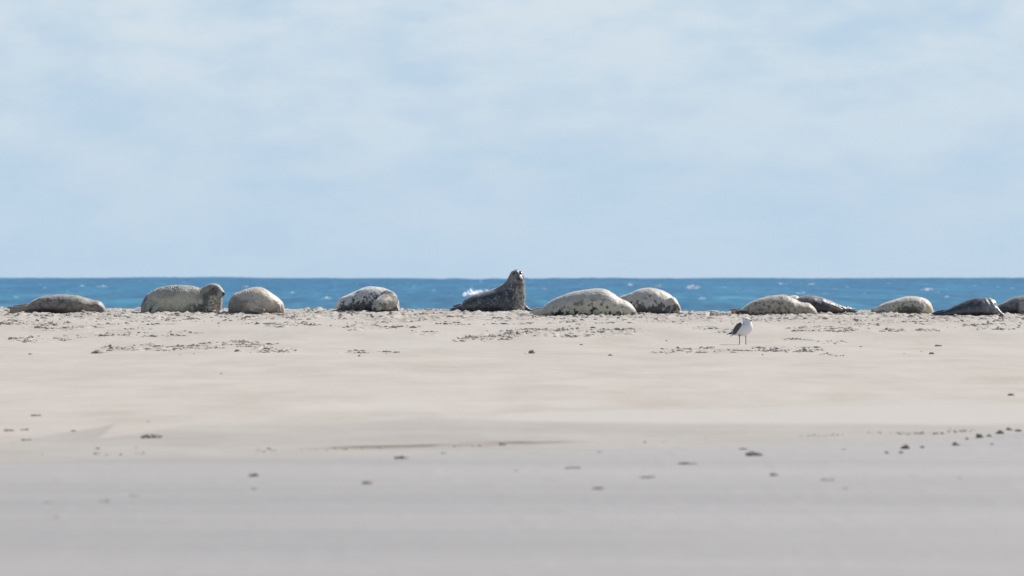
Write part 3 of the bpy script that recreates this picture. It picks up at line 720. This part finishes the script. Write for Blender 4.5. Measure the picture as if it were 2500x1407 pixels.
# --- 6: cream seal with black blotches
c = Critter(1430, 771.5)
c.lying([(1317, 761, 773, 7, -5), (1325, 754, 774, 15, -4), (1337, 742, 775, 24, -2), (1362, 727, 776, 34), (1396, 715, 776, 41), (1438, 707.4, 776, 46), (1463, 705.7, 776, 47), (1480, 708.6, 776, 45), (1497, 717.8, 776, 41), (1513, 729, 776, 35), (1534, 738.6, 775, 29), (1545, 748.5, 775, 22), (1552, 759, 774, 14), (1555.5, 769, 774, 6)])
c.flipper((1346, 760, -20), (1293, 769.5, -28), 6, 8, 2.4, 5, (0, .35, 1)); c.flipper((1332, 755, 4), (1299, 762.5, 8), 4, 6, 2.2, 4, (0, .3, 1))
c.flipper((1508, 757, -34), (1515, 770, -42), 5, 5, 3, 3, (1, 0, 0.2))
def coat6(U, t, co):
    u, r = U[:, 0], U[:, 1]
    n1 = fbm(co * 9, 3); n2 = fbm(co * 17 + 4, 3)
    b = lerp((0.54, 0.50, 0.40), (0.43, 0.415, 0.375), sstep(0.45, 0.85, t + 0.15 * n1))
    b = lerp(b, (0.43, 0.415, 0.385), 0.8 * sstep(1440, 1360, u) * sstep(0.3, 0.5, t))
    z = sstep(0.78, 0.45, t)
    strong = 0.26 * sstep(1440, 1370, u) * sstep(0.42, 0.2, t) + 0.10 * sstep(0.22, 0.05, t) - 0.10 * sstep(1470, 1530, u)
    b = lerp(b, (0.10, 0.10, 0.095), 0.88 * sstep(0.07, 0.23, n1 + 0.5 * n2 + strong) * z)
    b = lerp(b, BLACK, 0.95 * sstep(0.08, 0.2, n1 + 0.5 * n2 + strong * 1.5 - 0.10) * sstep(0.5, 0.28, t))
    b = lerp(b, (0.45, 0.42, 0.34), sstep(1352, 1340, u) * sstep(748, 756, r))
    b = lerp(b, BLACK, sstep(1.0, 0.5, ellip((1510, 766), (7, 6), U)) * 0.8)
    return lerp(b, (0.10, 0.09, 0.085), 0.8 * sstep(1.1, .5, ellip((1552, 766), (4, 5), U)))
finish_seal(c, 'big cream seal with black blotches along its flank, nearest right of the raised seal', coat6, M_DRY)

# --- 7: pale seal behind it, face turned down to the right
c = Critter(1585, 767.0)
c.lying([(1500, 736, 768, 14, 6), (1515, 725, 769, 22, 6), (1530, 720, 770, 29, 5), (1547, 713.6, 770, 36, 3), (1564, 706.5, 771, 41, 1), (1586, 704, 771, 43), (1606, 707, 771, 42), (1626, 715, 771, 36, -2), (1640, 725, 770, 29, -5), (1649, 734.5, 769, 22, -8), (1654, 746, 768, 15, -10), (1656.5, 757, 768, 7, -12)])
c.round([(1636, 742, -16, 18, 18), (1643, 746, -22, 15, 15), (1650, 751, -28, 10, 11), (1655, 756, -33, 6.5, 7.5), (1657, 758, -36, 3, 3)])
c.flipper((1646, 760, -24), (1663, 765.5, -30), 4, 4, 2.4, 3, (0.2, 1, 0.2))
def coat7(U, t, co):
    u, r = U[:, 0], U[:, 1]; n = fbm(co * 13, 4)
    b = lerp((0.44, 0.425, 0.39), (0.51, 0.48, 0.42), sstep(0.5, 0.95, t))
    b = lerp(b, (0.05, 0.052, 0.058), 0.9 * sstep(-0.03, 0.2, n + 0.42 * sstep(0.55, 0.18, t) - 0.30 * sstep(0.5, 0.9, t) - 0.10))
    b = lerp(b, (0.46, 0.43, 0.36), 0.8 * sstep(1.0, 0.5, ellip((1640, 742), (14, 8), U) + 0.5 * n))
    face = sstep(1.1, 0.5, ellip((1649, 750), (9, 8), U) + 0.4 * n) * sstep(-20, -26, U[:, 2])
    b = lerp(b, (0.13, 0.095, 0.075), 0.85 * face)
    return lerp(b, (0.50, 0.46, 0.38), sstep(758, 761, r) * sstep(1640, 1646, u))
finish_seal(c, 'pale spotted seal behind the cream blotched one, brown face down to the right', coat7, M_DRY)
nose(c, 1657, 757, -36, (2.6, 3, 2.4)); whiskers(c, 1656, 758, -36, [(1, -.2, .3), (1, -.2, 0), (1, -.3, -.3)], 7)

# --- 8: mottled brown and cream seal beside the gull
c = Critter(1900, 770.5)
c.lying([(1806, 759, 772, 8, -4), (1814, 753.5, 773, 14, -3), (1823, 746, 774, 20, -2), (1838, 737, 774, 28), (1856, 730, 775, 34), (1879, 724, 775, 39), (1905, 721, 775, 41), (1922, 722.7, 775, 40), (1937, 729.5, 775, 37), (1950, 737, 775, 33), (1963, 740, 774, 30), (1976, 742.4, 774, 27), (1987, 751, 774, 20), (1994, 762, 773, 11), (1996.5, 769, 773, 5)])
c.flipper((1832, 762, -16), (1788, 768, -26), 6, 8, 3.0, 5, (0, .5, 1)); c.flipper((1814, 758, 4), (1781, 763, 0), 4, 6, 2.4, 4, (0, .3, 1))
c.flipper((1940, 764, -30), (1950, 772, -38), 5, 5, 3, 3, (1, 0, 0.2))
def coat8(U, t, co):
    u, r = U[:, 0], U[:, 1]
    b = lerp((0.34, 0.295, 0.235), (0.44, 0.39, 0.315), sstep(0.3, 0.8, t))
    b = lerp(b, (0.11, 0.095, 0.08), 0.85 * sstep(-0.02, 0.26, fbm(co * 15, 4) + 0.16 * sstep(0.4, 0.1, t) - 0.08 * sstep(0.6, 1, t)))
    b = lerp(b, (0.50, 0.45, 0.36), 0.6 * spots(co + 7, 12, 0.18, 0.1))
    b = lerp(b, (0.42, 0.37, 0.30), 0.5 * sstep(1955, 1975, u))
    b = lerp(b, (0.055, 0.046, 0.042), 0.9 * sstep(1.1, .6, ellip((1812, 766), (18, 7), U)) * sstep(-8, -14, U[:, 2]))
    return lerp(b, (0.42, 0.235, 0.16), sstep(1796, 1786, u))
finish_seal(c, 'mottled brown and cream seal behind the gull, hind flippers pointing left', coat8, M_DRY)

# --- 9: dark seal with its tail to the right, and the sliver of another behind
c = Critter(2000, 767.2)
c.lying([(1925, 758, 768, 8), (1933, 744, 769, 18), (1945, 731, 770, 28), (1960, 724, 770, 34), (1978, 722, 770, 36), (2001, 726.5, 770, 33), (2023, 734, 770, 28), (2043, 743, 770, 21), (2060, 748.5, 769, 15), (2075, 754.5, 769, 10), (2088, 762, 768, 6)])
c.round([(2010, 744, -26, 6, 7), (2030, 750, -29, 5.5, 6), (2046, 755, -30, 5, 6), (2056, 758.5, -31, 2.5, 3)])
c.flipper((2068, 758, -6), (2093, 766, -10), 4, 5, 2.6, 4, (0, .4, 1)); c.flipper((2066, 753, 6), (2090, 762, 10), 4, 5, 2.4, 3, (0, .4, 1))
def coat9(U, t, co):
    n = fbm(co * 9, 3)
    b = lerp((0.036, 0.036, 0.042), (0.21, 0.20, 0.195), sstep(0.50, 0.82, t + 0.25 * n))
    b = lerp(b, (0.06, 0.06, 0.064), 0.5 * spots(co + 3, 12, 0.1, 0.1))
    return lerp(b, (0.20, 0.185, 0.175), sstep(-22, -27, U[:, 2]) * sstep(2012, 2030, U[:, 0]) * sstep(2060, 2056, U[:, 0]) * sstep(764, 758, U[:, 1]))
finish_seal(c, 'dark seal behind the mottled brown one, its tail pointing right', coat9, M_MID)
c = Critter(1936, 763.6)
c.lying([(1898, 755, 766, 10), (1908, 738, 767, 24), (1922, 727, 767, 32), (1936, 722.6, 767, 35), (1948, 725, 767, 33), (1960, 734, 767, 26), (1970, 746, 767, 18), (1976, 757, 766, 8)])
finish_seal(c, 'cream seal almost wholly hidden behind the mottled brown one, just its back showing', lambda U, t, co: lerp((0.46, 0.43, 0.36), (0.54, 0.50, 0.43), sstep(-.2, .2, fbm(co * 6, 2))), M_DRY)

# --- 10: cream seal, dark mottled belly
c = Critter(2205, 767.0)
c.lying([(2134, 759, 768, 8, -3), (2141, 754, 769, 13, -2), (2148, 747.6, 769, 18, -1), (2164, 739.6, 770, 25), (2188, 731.6, 771, 33), (2212, 726, 771, 37), (2236, 725, 771, 38), (2252, 728.6, 771, 36), (2264, 733, 770, 31), (2272, 741.5, 770, 24), (2277, 754, 769, 14), (2279, 765, 769, 6)])
c.flipper((2158, 760, -14), (2132, 765.5, -22), 5, 6.5, 2.6, 4, (0, .4, 1)); c.flipper((2144, 756, 4), (2125, 761.5, 4), 4, 5.5, 2.4, 4, (0, .3, 1))
c.round([(2252, 750, -30, 7, 6), (2250, 757, -35, 6, 6), (2246, 764, -38, 4, 5)])
def coat10(U, t, co):
    u, r = U[:, 0], U[:, 1]; n = fbm(co * 17, 4)
    b = lerp((0.50, 0.45, 0.36), (0.55, 0.50, 0.415), sstep(0.6, 0.95, t))
    b = lerp(b, (0.11, 0.095, 0.08), 0.85 * sstep(0.02, 0.2, n + 0.24 * sstep(0.45, 0.1, t) - 0.10 - 0.16 * sstep(0.55, 0.95, t)) * sstep(2262, 2240, u))
    b = lerp(b, BLACK, 0.85 * sstep(1.0, 0.35, ellip((2218, 756), (30, 9), U) + 2.2 * n) * sstep(0, -10, U[:, 2]))
    b = lerp(b, (0.56, 0.49, 0.37), 0.7 * sstep(2250, 2262, u))
    return lerp(b, (0.20, 0.165, 0.135), 0.7 * sstep(2162, 2152, u) * sstep(757, 762, r))
finish_seal(c, 'smaller cream seal with a dark mottled belly, alone right of the dark tail', coat10, M_DRY)

# --- 11: dark wet seal
c = Critter(2365, 772.0)
c.lying([(2296, 764, 774, 7, -3), (2310, 759, 775, 13, -2), (2332, 747.6, 776, 23), (2356, 736.4, 776, 31), (2380, 729.3, 776, 36), (2404, 728, 776, 37), (2420, 729.5, 776, 34), (2430, 736, 776, 27), (2435, 748, 775, 18), (2437.5, 761, 775, 8)])
c.flipper((2312, 766, -6), (2273, 771, -12), 4, 6, 2.6, 4, (0, .5, 1)); c.flipper((2312, 762, 6), (2280, 767.5, 8), 4, 5, 2.4, 4, (0, .5, 1))
c.round([(2420, 748, -18, 8, 8), (2429, 755, -22, 6, 7), (2438, 764, -24, 4, 6), (2449, 770.5, -25, 2.2, 4)])
def coat11(U, t, co):
    u, r = U[:, 0], U[:, 1]; n = fbm(co * 10, 3)
    b = lerp((0.030, 0.032, 0.038), (0.105, 0.10, 0.10), sstep(-0.05, 0.2, n) * sstep(2335, 2370, u))
    b = lerp(b, (0.20, 0.195, 0.195), 0.8 * sstep(2385, 2410, u) * sstep(0.25, 0.5, t + 0.3 * n))
    return lerp(b, (0.27, 0.25, 0.235), sstep(2420, 2432, u) * sstep(-18, -22, U[:, 2]) * sstep(746, 752, r))
def wr11(U, t, co): return 0.0055 * np.sin(60 * co[:, 0] + 20 * co[:, 2] + 3 * fbm(co * 3, 2)) * sstep(2392, 2408, U[:, 0]) * sstep(0.3, 0.6, t)
finish_seal(c, 'dark wet shining seal with a foreflipper out to the right, near the right edge', coat11, M_WET, wr11)

# --- 12: dark seal cut by the right edge
c = Critter(2520, 766.5)
c.lying([(2429, 754, 768, 9, 2), (2440, 744.5, 769, 17, 1), (2452, 739, 770, 24), (2471, 729, 770, 33), (2487, 724.6, 771, 37), (2510, 723, 771, 39), (2540, 725, 771, 37), (2570, 733, 771, 30), (2590, 741, 770, 25), (2603, 751, 769, 15), (2609, 762, 769, 6)])
c.round([(2478, 744, -28, 7, 7), (2486, 750, -34, 5, 6), (2499, 760, -38, 3, 5)])
def coat12(U, t, co):
    n = fbm(co * 9, 3)
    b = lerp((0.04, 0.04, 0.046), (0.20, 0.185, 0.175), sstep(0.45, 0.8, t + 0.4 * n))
    return lerp(b, (0.33, 0.30, 0.27), sstep(-30, -34, U[:, 2]) * sstep(2480, 2488, U[:, 0]))
finish_seal(c, 'dark seal cut off by the right edge of the picture', coat12, M_MID)

# ------------------------------------------------------------------ gull
def gull():
    c = Critter(1812, 843.0, None, 0.0); s = c.s
    # body with neck and head, one continuous skin (u,row,depth, r_vert, r_side)
    c.round([(1786, 815.5, 6, 2.5, 4), (1792, 813, 5, 6, 8), (1799, 809.5, 3, 11, 13), (1808, 806, 0, 16, 17), (1816, 802.5, -3, 18, 18), (1822, 797, -5, 15.5, 16.5), (1823.5, 791, -5, 11.5, 12.5), (1822, 785.5, -4, 9.2, 9.8), (1821.5, 781, -4, 8.3, 9), (1822, 777.3, -4, 6, 6.6), (1822.3, 775, -4, 2, 2)], 60, 24)
    c.round([(1818, 781.5, -4, 6.3, 6.5), (1824, 781.8, -6, 5.9, 6), (1829, 782.6, -8, 3.8, 4), (1831, 783, -9, 2, 2)])
    V, T = join(c.parts)
    tmp = bpy.data.objects.new('tmp', mesh_from('tmp', V * s, T)); col.objects.link(tmp)
    m = tmp.modifiers.new('r', 'REMESH'); m.mode = 'VOXEL'; m.voxel_size = 0.0055
    m2 = tmp.modifiers.new('s', 'SMOOTH'); m2.iterations = 6; m2.factor = 0.5
    dg = bpy.context.evaluated_depsgraph_get()
    me = bpy.data.meshes.new_from_object(tmp.evaluated_get(dg), depsgraph=dg); me.name = 'body'
    bpy.data.objects.remove(tmp, do_unlink=True)
    me.polygons.foreach_set('use_smooth', np.ones(len(me.polygons), bool))
    root = empty('gull', c.loc); tag(root, 'white gull with dark wings standing on the bare sand', 'gull')
    white = simple_mat('white_feathers', (0.74, 0.74, 0.74), 0.75, 0.25, 0.05, 40)
    dark = simple_mat('slate_feathers', (0.075, 0.079, 0.088), 0.65, 0.3, 0.25, 50)
    brown = simple_mat('wingtip_feathers', (0.10, 0.075, 0.06), 0.7, 0.3, 0.2, 50)
    leg_m = simple_mat('leg_skin', (0.20, 0.165, 0.12), 0.6, 0.3); bill_m = simple_mat('bill_horn', (0.48, 0.32, 0.12), 0.4, 0.4, 0.15, 90)
    add_obj('body', me, white, root)
    def part(name, mat, build):
        k = Critter(1812, 843.0); build(k); V, T = join(k.parts); return add_obj(name, mesh_from(name, V * s, T), mat, root)
    # folded wings: shell over the flank, near and far side
    part('wing', dark, lambda k: (k.round([(1809, 788.5, -11, 1.5, 2), (1806.5, 793, -15.5, 4, 6.5), (1802, 800, -14.5, 4.5, 9), (1796.5, 807, -9.5, 4, 7.5), (1792, 814, -4.5, 2.8, 4.2), (1789.5, 818.5, -1, 1, 1.4)], 30, 16)))
    part('wing', dark, lambda k: (k.round([(1812, 790, 8, 2, 2), (1806, 795, 14, 4, 5), (1798, 802, 16, 4, 8), (1791, 809, 14, 3.5, 6), (1786, 814, 11, 2.5, 3.5), (1781, 816, 9, 1, 1.2)], 30, 16)))
    part('wingtip', brown, lambda k: (k.round([(1793, 811, 4, 2.4, 3), (1786, 813, 3, 2, 2.6), (1779, 815.2, 2, 1.3, 2), (1773, 816.8, 1, .5, .8)], 20, 10)))
    part('tail', white, lambda k: (k.round([(1794, 815, 2, 2.6, 6), (1788, 818.5, 0, 1.4, 6), (1783, 821.5, -1, .9, 5.5)], 16, 12)))
    part('bill', bill_m, lambda k: (k.round([(1828, 782.2, -8, 2.2, 2), (1831, 782.8, -9.5, 1.9, 1.5), (1834.5, 783.4, -11, 1.7, 1.2), (1836.4, 784.8, -12, .7, .6)], 16, 10)))
    for (u, r, d) in ((1822.4, 779.8, -12.3), (1824.5, 779.6, 4.2)):
        Vv, Fc = ICO2; add_obj('eye', mesh_from('eye', Vv * 1.15 * s + c.p(u, r, d) * s, Fc), M_EYE, root)
    for (u, d, r0) in ((1805, -9, 843.0), (1821, 6, 842.0)):
        def leg(k, u=u, d=d, r0=r0):
            k.round([(u - .4, 818, d, 2.6, 2.6), (u, 824, d, 1.1, 1.1), (u + .2, 833, d, 1.05, 1.05), (u, r0 - 1, d, 1.0, 1.0)], 16, 8)
            for a, L in ((-0.9, 4.6), (-0.1, 5.4), (0.7, 4.6), (3.1, 1.8)):
                k.round([(u, r0 - 1.2, d, 1.1, 1.1), (u + L * math.cos(a) * 0.6, r0 - .6, d + L * math.sin(a) - 1.6, .7, .8), (u + L * math.cos(a), r0 - .2, d + L * 1.4 * math.sin(a) - 3, .4, .5)], 8, 6)
        part('leg', leg_m, leg)
gull()

# ------------------------------------------------------------------ clods of sand
MAT_CLOD = simple_mat('clod_sand', (0.30, 0.268, 0.225), 0.95, 0.1, 0.25, 30)
MAT_CLODD = simple_mat('wet_clod_sand', (0.25, 0.225, 0.19), 0.85, 0.2, 0.3, 25)
MAT_CLODL = simple_mat('pale_clod_sand', (0.29, 0.270, 0.245), 0.9, 0.15, 0.2, 25)
def sand_top(x, y):      # height of the finished sand under a point
    xs, ys, Z = GRID['xs'], GRID['ys'], GRID['Z']
    i = np.clip(np.searchsorted(xs, x) - 1, 0, len(xs) - 2); j = np.clip(np.searchsorted(ys, y) - 1, 0, len(ys) - 2)
    a = (x - xs[i]) / (xs[i + 1] - xs[i]); b = (y - ys[j]) / (ys[j + 1] - ys[j])
    return (Z[j, i] * (1 - a) + Z[j, i + 1] * a) * (1 - b) + (Z[j + 1, i] * (1 - a) + Z[j + 1, i + 1] * a) * b
def clod(u, row, wpx, seed, mat=MAT_CLODD, long=1.0, hf=0.5):
    x, y = hit(u, row); w = wpx * y / F; r = np.random.default_rng(seed); parts = []
    n = max(2, int(2 + 1.6 * long))
    for k in range(n):
        f = (k + .5) / n * 2 - 1
        rad = w * (0.34 if long < 1.6 else 0.20) * r.uniform(0.6, 1.15)
        V, Fc = lump(ICO2, (rad * 1.2, rad * 1.5, rad * 2 * hf * r.uniform(.7, 1.2)), seed + k * 3.7, 0.55, 2.2)
        parts.append((V + np.array([f * w * (0.26 if long < 1.6 else 0.36), r.uniform(-1, 1) * w * 0.16 + f * w * (long - 1) * 0.25, r.uniform(-.1, .25) * rad]), Fc))
    V, Fc = join(parts)
    return add_obj('sand_clod', mesh_from('sand_clod', V, Fc), mat, None, (x, y, float(sand_top(x, y))))
FORE = [(620, 1153, 20, 1), (620, 1186, 14, 1), (898, 1173, 28, 1.5), (980, 1112, 32, 2), (1260, 1142, 14, 1), (240, 1095, 12, 1), (1890, 1152, 16, 1),
        (2060, 1091, 10, 1), (1580, 1158, 38, 2), (1400, 1135, 38, 2), (1680, 1125, 44, 2.2), (2020, 1164, 36, 2), (1815, 1090, 18, 1), (1465, 1098, 14, 1), (1085, 1101, 16, 1),
        (120, 1215, 26, 1.6), (255, 1213, 26, 1.6), (2065, 1185, 16, 1), (1460, 1186, 24, 1.4), (2343, 1159, 9, 1), (137, 1255, 12, 1), (330, 1200, 30, 1.8), (820, 1094, 8, 1), (334, 1092, 8, 1)]
ORD = ['first', 'second', 'third', 'fourth', 'fifth', 'sixth', 'seventh', 'eighth', 'ninth', 'tenth', 'eleventh', 'twelfth', 'thirteenth', 'fourteenth', 'fifteenth', 'sixteenth']
fl = sorted(q for q in FORE if q[0] < 1250); fr = sorted(q for q in FORE if q[0] >= 1250)
for side, lst, sd in (('left', fl, 200), ('right', fr, 250)):
    for k, (u, r_, w, lg) in enumerate(lst):
        nm = ORD[k] + ' from the left' if side == 'left' else ORD[len(lst) - 1 - k] + ' from the right'
        big = (u, r_) in ((620, 1153), (898, 1173), (980, 1112), (240, 1095), (1890, 1152))
        tag(clod(u, r_, w, sd + k, MAT_CLODD if big else MAT_CLODL, lg, 0.36 if big else 0.17), 'blurred low lump, ' + nm + ', on the ' + side + ' half of the smooth wet foreground', 'sand clod', 'lumps on the wet foreground')
RIGHT = [(2210, 1088, 18, 1.2), (2200, 1098, 12, 1), (2252, 1085, 12, 1), (2335, 1080, 18, 1.2), (2362, 1065, 10, 1), (2392, 1062, 20, 1), (2416, 1059, 12, 1), (2440, 1053, 18, 1.3), (2465, 1047, 14, 1), (2486, 1048, 18, 1.2), (2422, 1078, 8, 1), (2165, 1099, 10, 1)]
for k, (u, r_, w, lg) in enumerate(sorted(RIGHT)):
    tag(clod(u, r_, w, 300 + k, MAT_CLODD, lg, 0.5), 'dark clod, ' + ORD[k] + ' from the left in the trail of clods at the right edge', 'sand clod', 'trail of clods at the right edge')
tag(clod(1842, 1105, 42, 401, MAT_CLODD, 2.0, 0.42), 'longest dark clod on the wet sand, right of centre, slanting', 'sand clod')
for k, (u, r_, w, lg) in enumerate(sorted([(65, 1072, 24, 1.8), (88, 1016, 26, 2), (368, 1067, 46, 3), (178, 1051, 12, 1), (22, 1052, 24, 1.8), (60, 1050, 22, 1.8), (362, 1031, 7, 1)])):
    tag(clod(u, r_, w, 430 + k, MAT_CLODD, lg, 0.3), 'flat brown lump, ' + ORD[k] + ' from the left edge, on the pale tongue of sand', 'sand clod', 'lumps on the left tongue of sand')
tag(clod(1298, 865, 19, 460, MAT_CLOD, 1, 0.6), 'lone clod on the bare slope below the middle seals', 'sand clod')
tag(clod(241, 863, 24, 461, MAT_CLOD, 1.4, 0.45), 'lone clod at the left end of the churned patch on the left slope', 'sand clod')
tag(clod(2275, 867, 10, 462, MAT_CLOD, 1, 0.5), 'tiny lone clod on the bare slope right of the gull', 'sand clod')
tag(clod(2470, 969, 14, 463, MAT_CLOD, 1.4, 0.4), 'tiny flat clod on bare pale sand at the right edge', 'sand clod')
tag(clod(540, 913, 5, 464, MAT_CLOD, 1, 0.5), 'tiny speck of a clod on the bare slope left of centre', 'sand clod')

def loose_clods():
    N = 230000
    y = rng.uniform(88, 118.6, N) ; x = rng.uniform(-11.5, 11.5, N)
    M = patch_mask(x, y)
    dens = np.where(y < 110.5, 0.95, 0.60)
    keep = rng.uniform(0, 1, N) < (np.clip(M, 0, 1) ** 1.4) * dens + 0.0004
    cl = noise2(x, y, 0.5, 0.8, 3, 61.0)
    keep &= rng.uniform(0, 1, N) < 0.03 + 0.95 * sstep(0.06, 0.34, cl + 0.10 * (y < 110.5))
    xe = np.concatenate([rng.uniform(-4.6, 4.6, 260), rng.uniform(1.5, 4.6, 420)])
    ye = E_wet(xe) + 0.15 + np.abs(rng.normal(0, 0.25, len(xe))); ke = noise2(xe, ye, 0.6, 1.0, 2, 81.0) > 0.12
    x, y = np.concatenate([x[keep], xe[ke]]), np.concatenate([y[keep], ye[ke]]); z = sand_top(x, y); parts = []
    n = len(x); r = np.clip(rng.lognormal(math.log(0.0108), 0.50, n), 0.005, 0.034) * np.where(y < 75, 0.42, 1.0)
    sc = np.stack([r * rng.uniform(1.0, 2.3, n), r * rng.uniform(.9, 1.5, n), r * rng.uniform(.6, 1.05, n)], 1); a = rng.uniform(-0.6, 0.6, n)
    for q, (BV, BF) in enumerate(VAR):
        k = np.arange(q, n, len(VAR)); ca, sa = np.cos(a[k])[:, None], np.sin(a[k])[:, None]
        P = BV[None] * sc[k][:, None]
        W = np.stack([P[..., 0] * ca - P[..., 1] * sa + x[k][:, None], P[..., 0] * sa + P[..., 1] * ca + y[k][:, None], P[..., 2] + (z[k] + 0.12 * r[k])[:, None]], 2)
        parts.append((W.reshape(-1, 3), (BF[None] + (np.arange(len(k)) * len(BV))[:, None, None]).reshape(-1, 3)))
    V, Fc = join(parts)
    o = add_obj('loose_clods', mesh_from('loose_clods', V, Fc), MAT_CRUMB)
    tag(o, 'loose crumbs and clods of sand churned up along the crest', 'sand clods', kind='stuff')
MAT_CRUMB = simple_mat('crumb_sand', (0.385, 0.348, 0.305), 0.95, 0.1, 0.2, 12)
VAR = [lump(ICO1 if k % 3 == 0 else ICO0, (1, 1, 1), 500 + k * 2.3, 0.85, 2.4) for k in range(12)]
loose_clods()
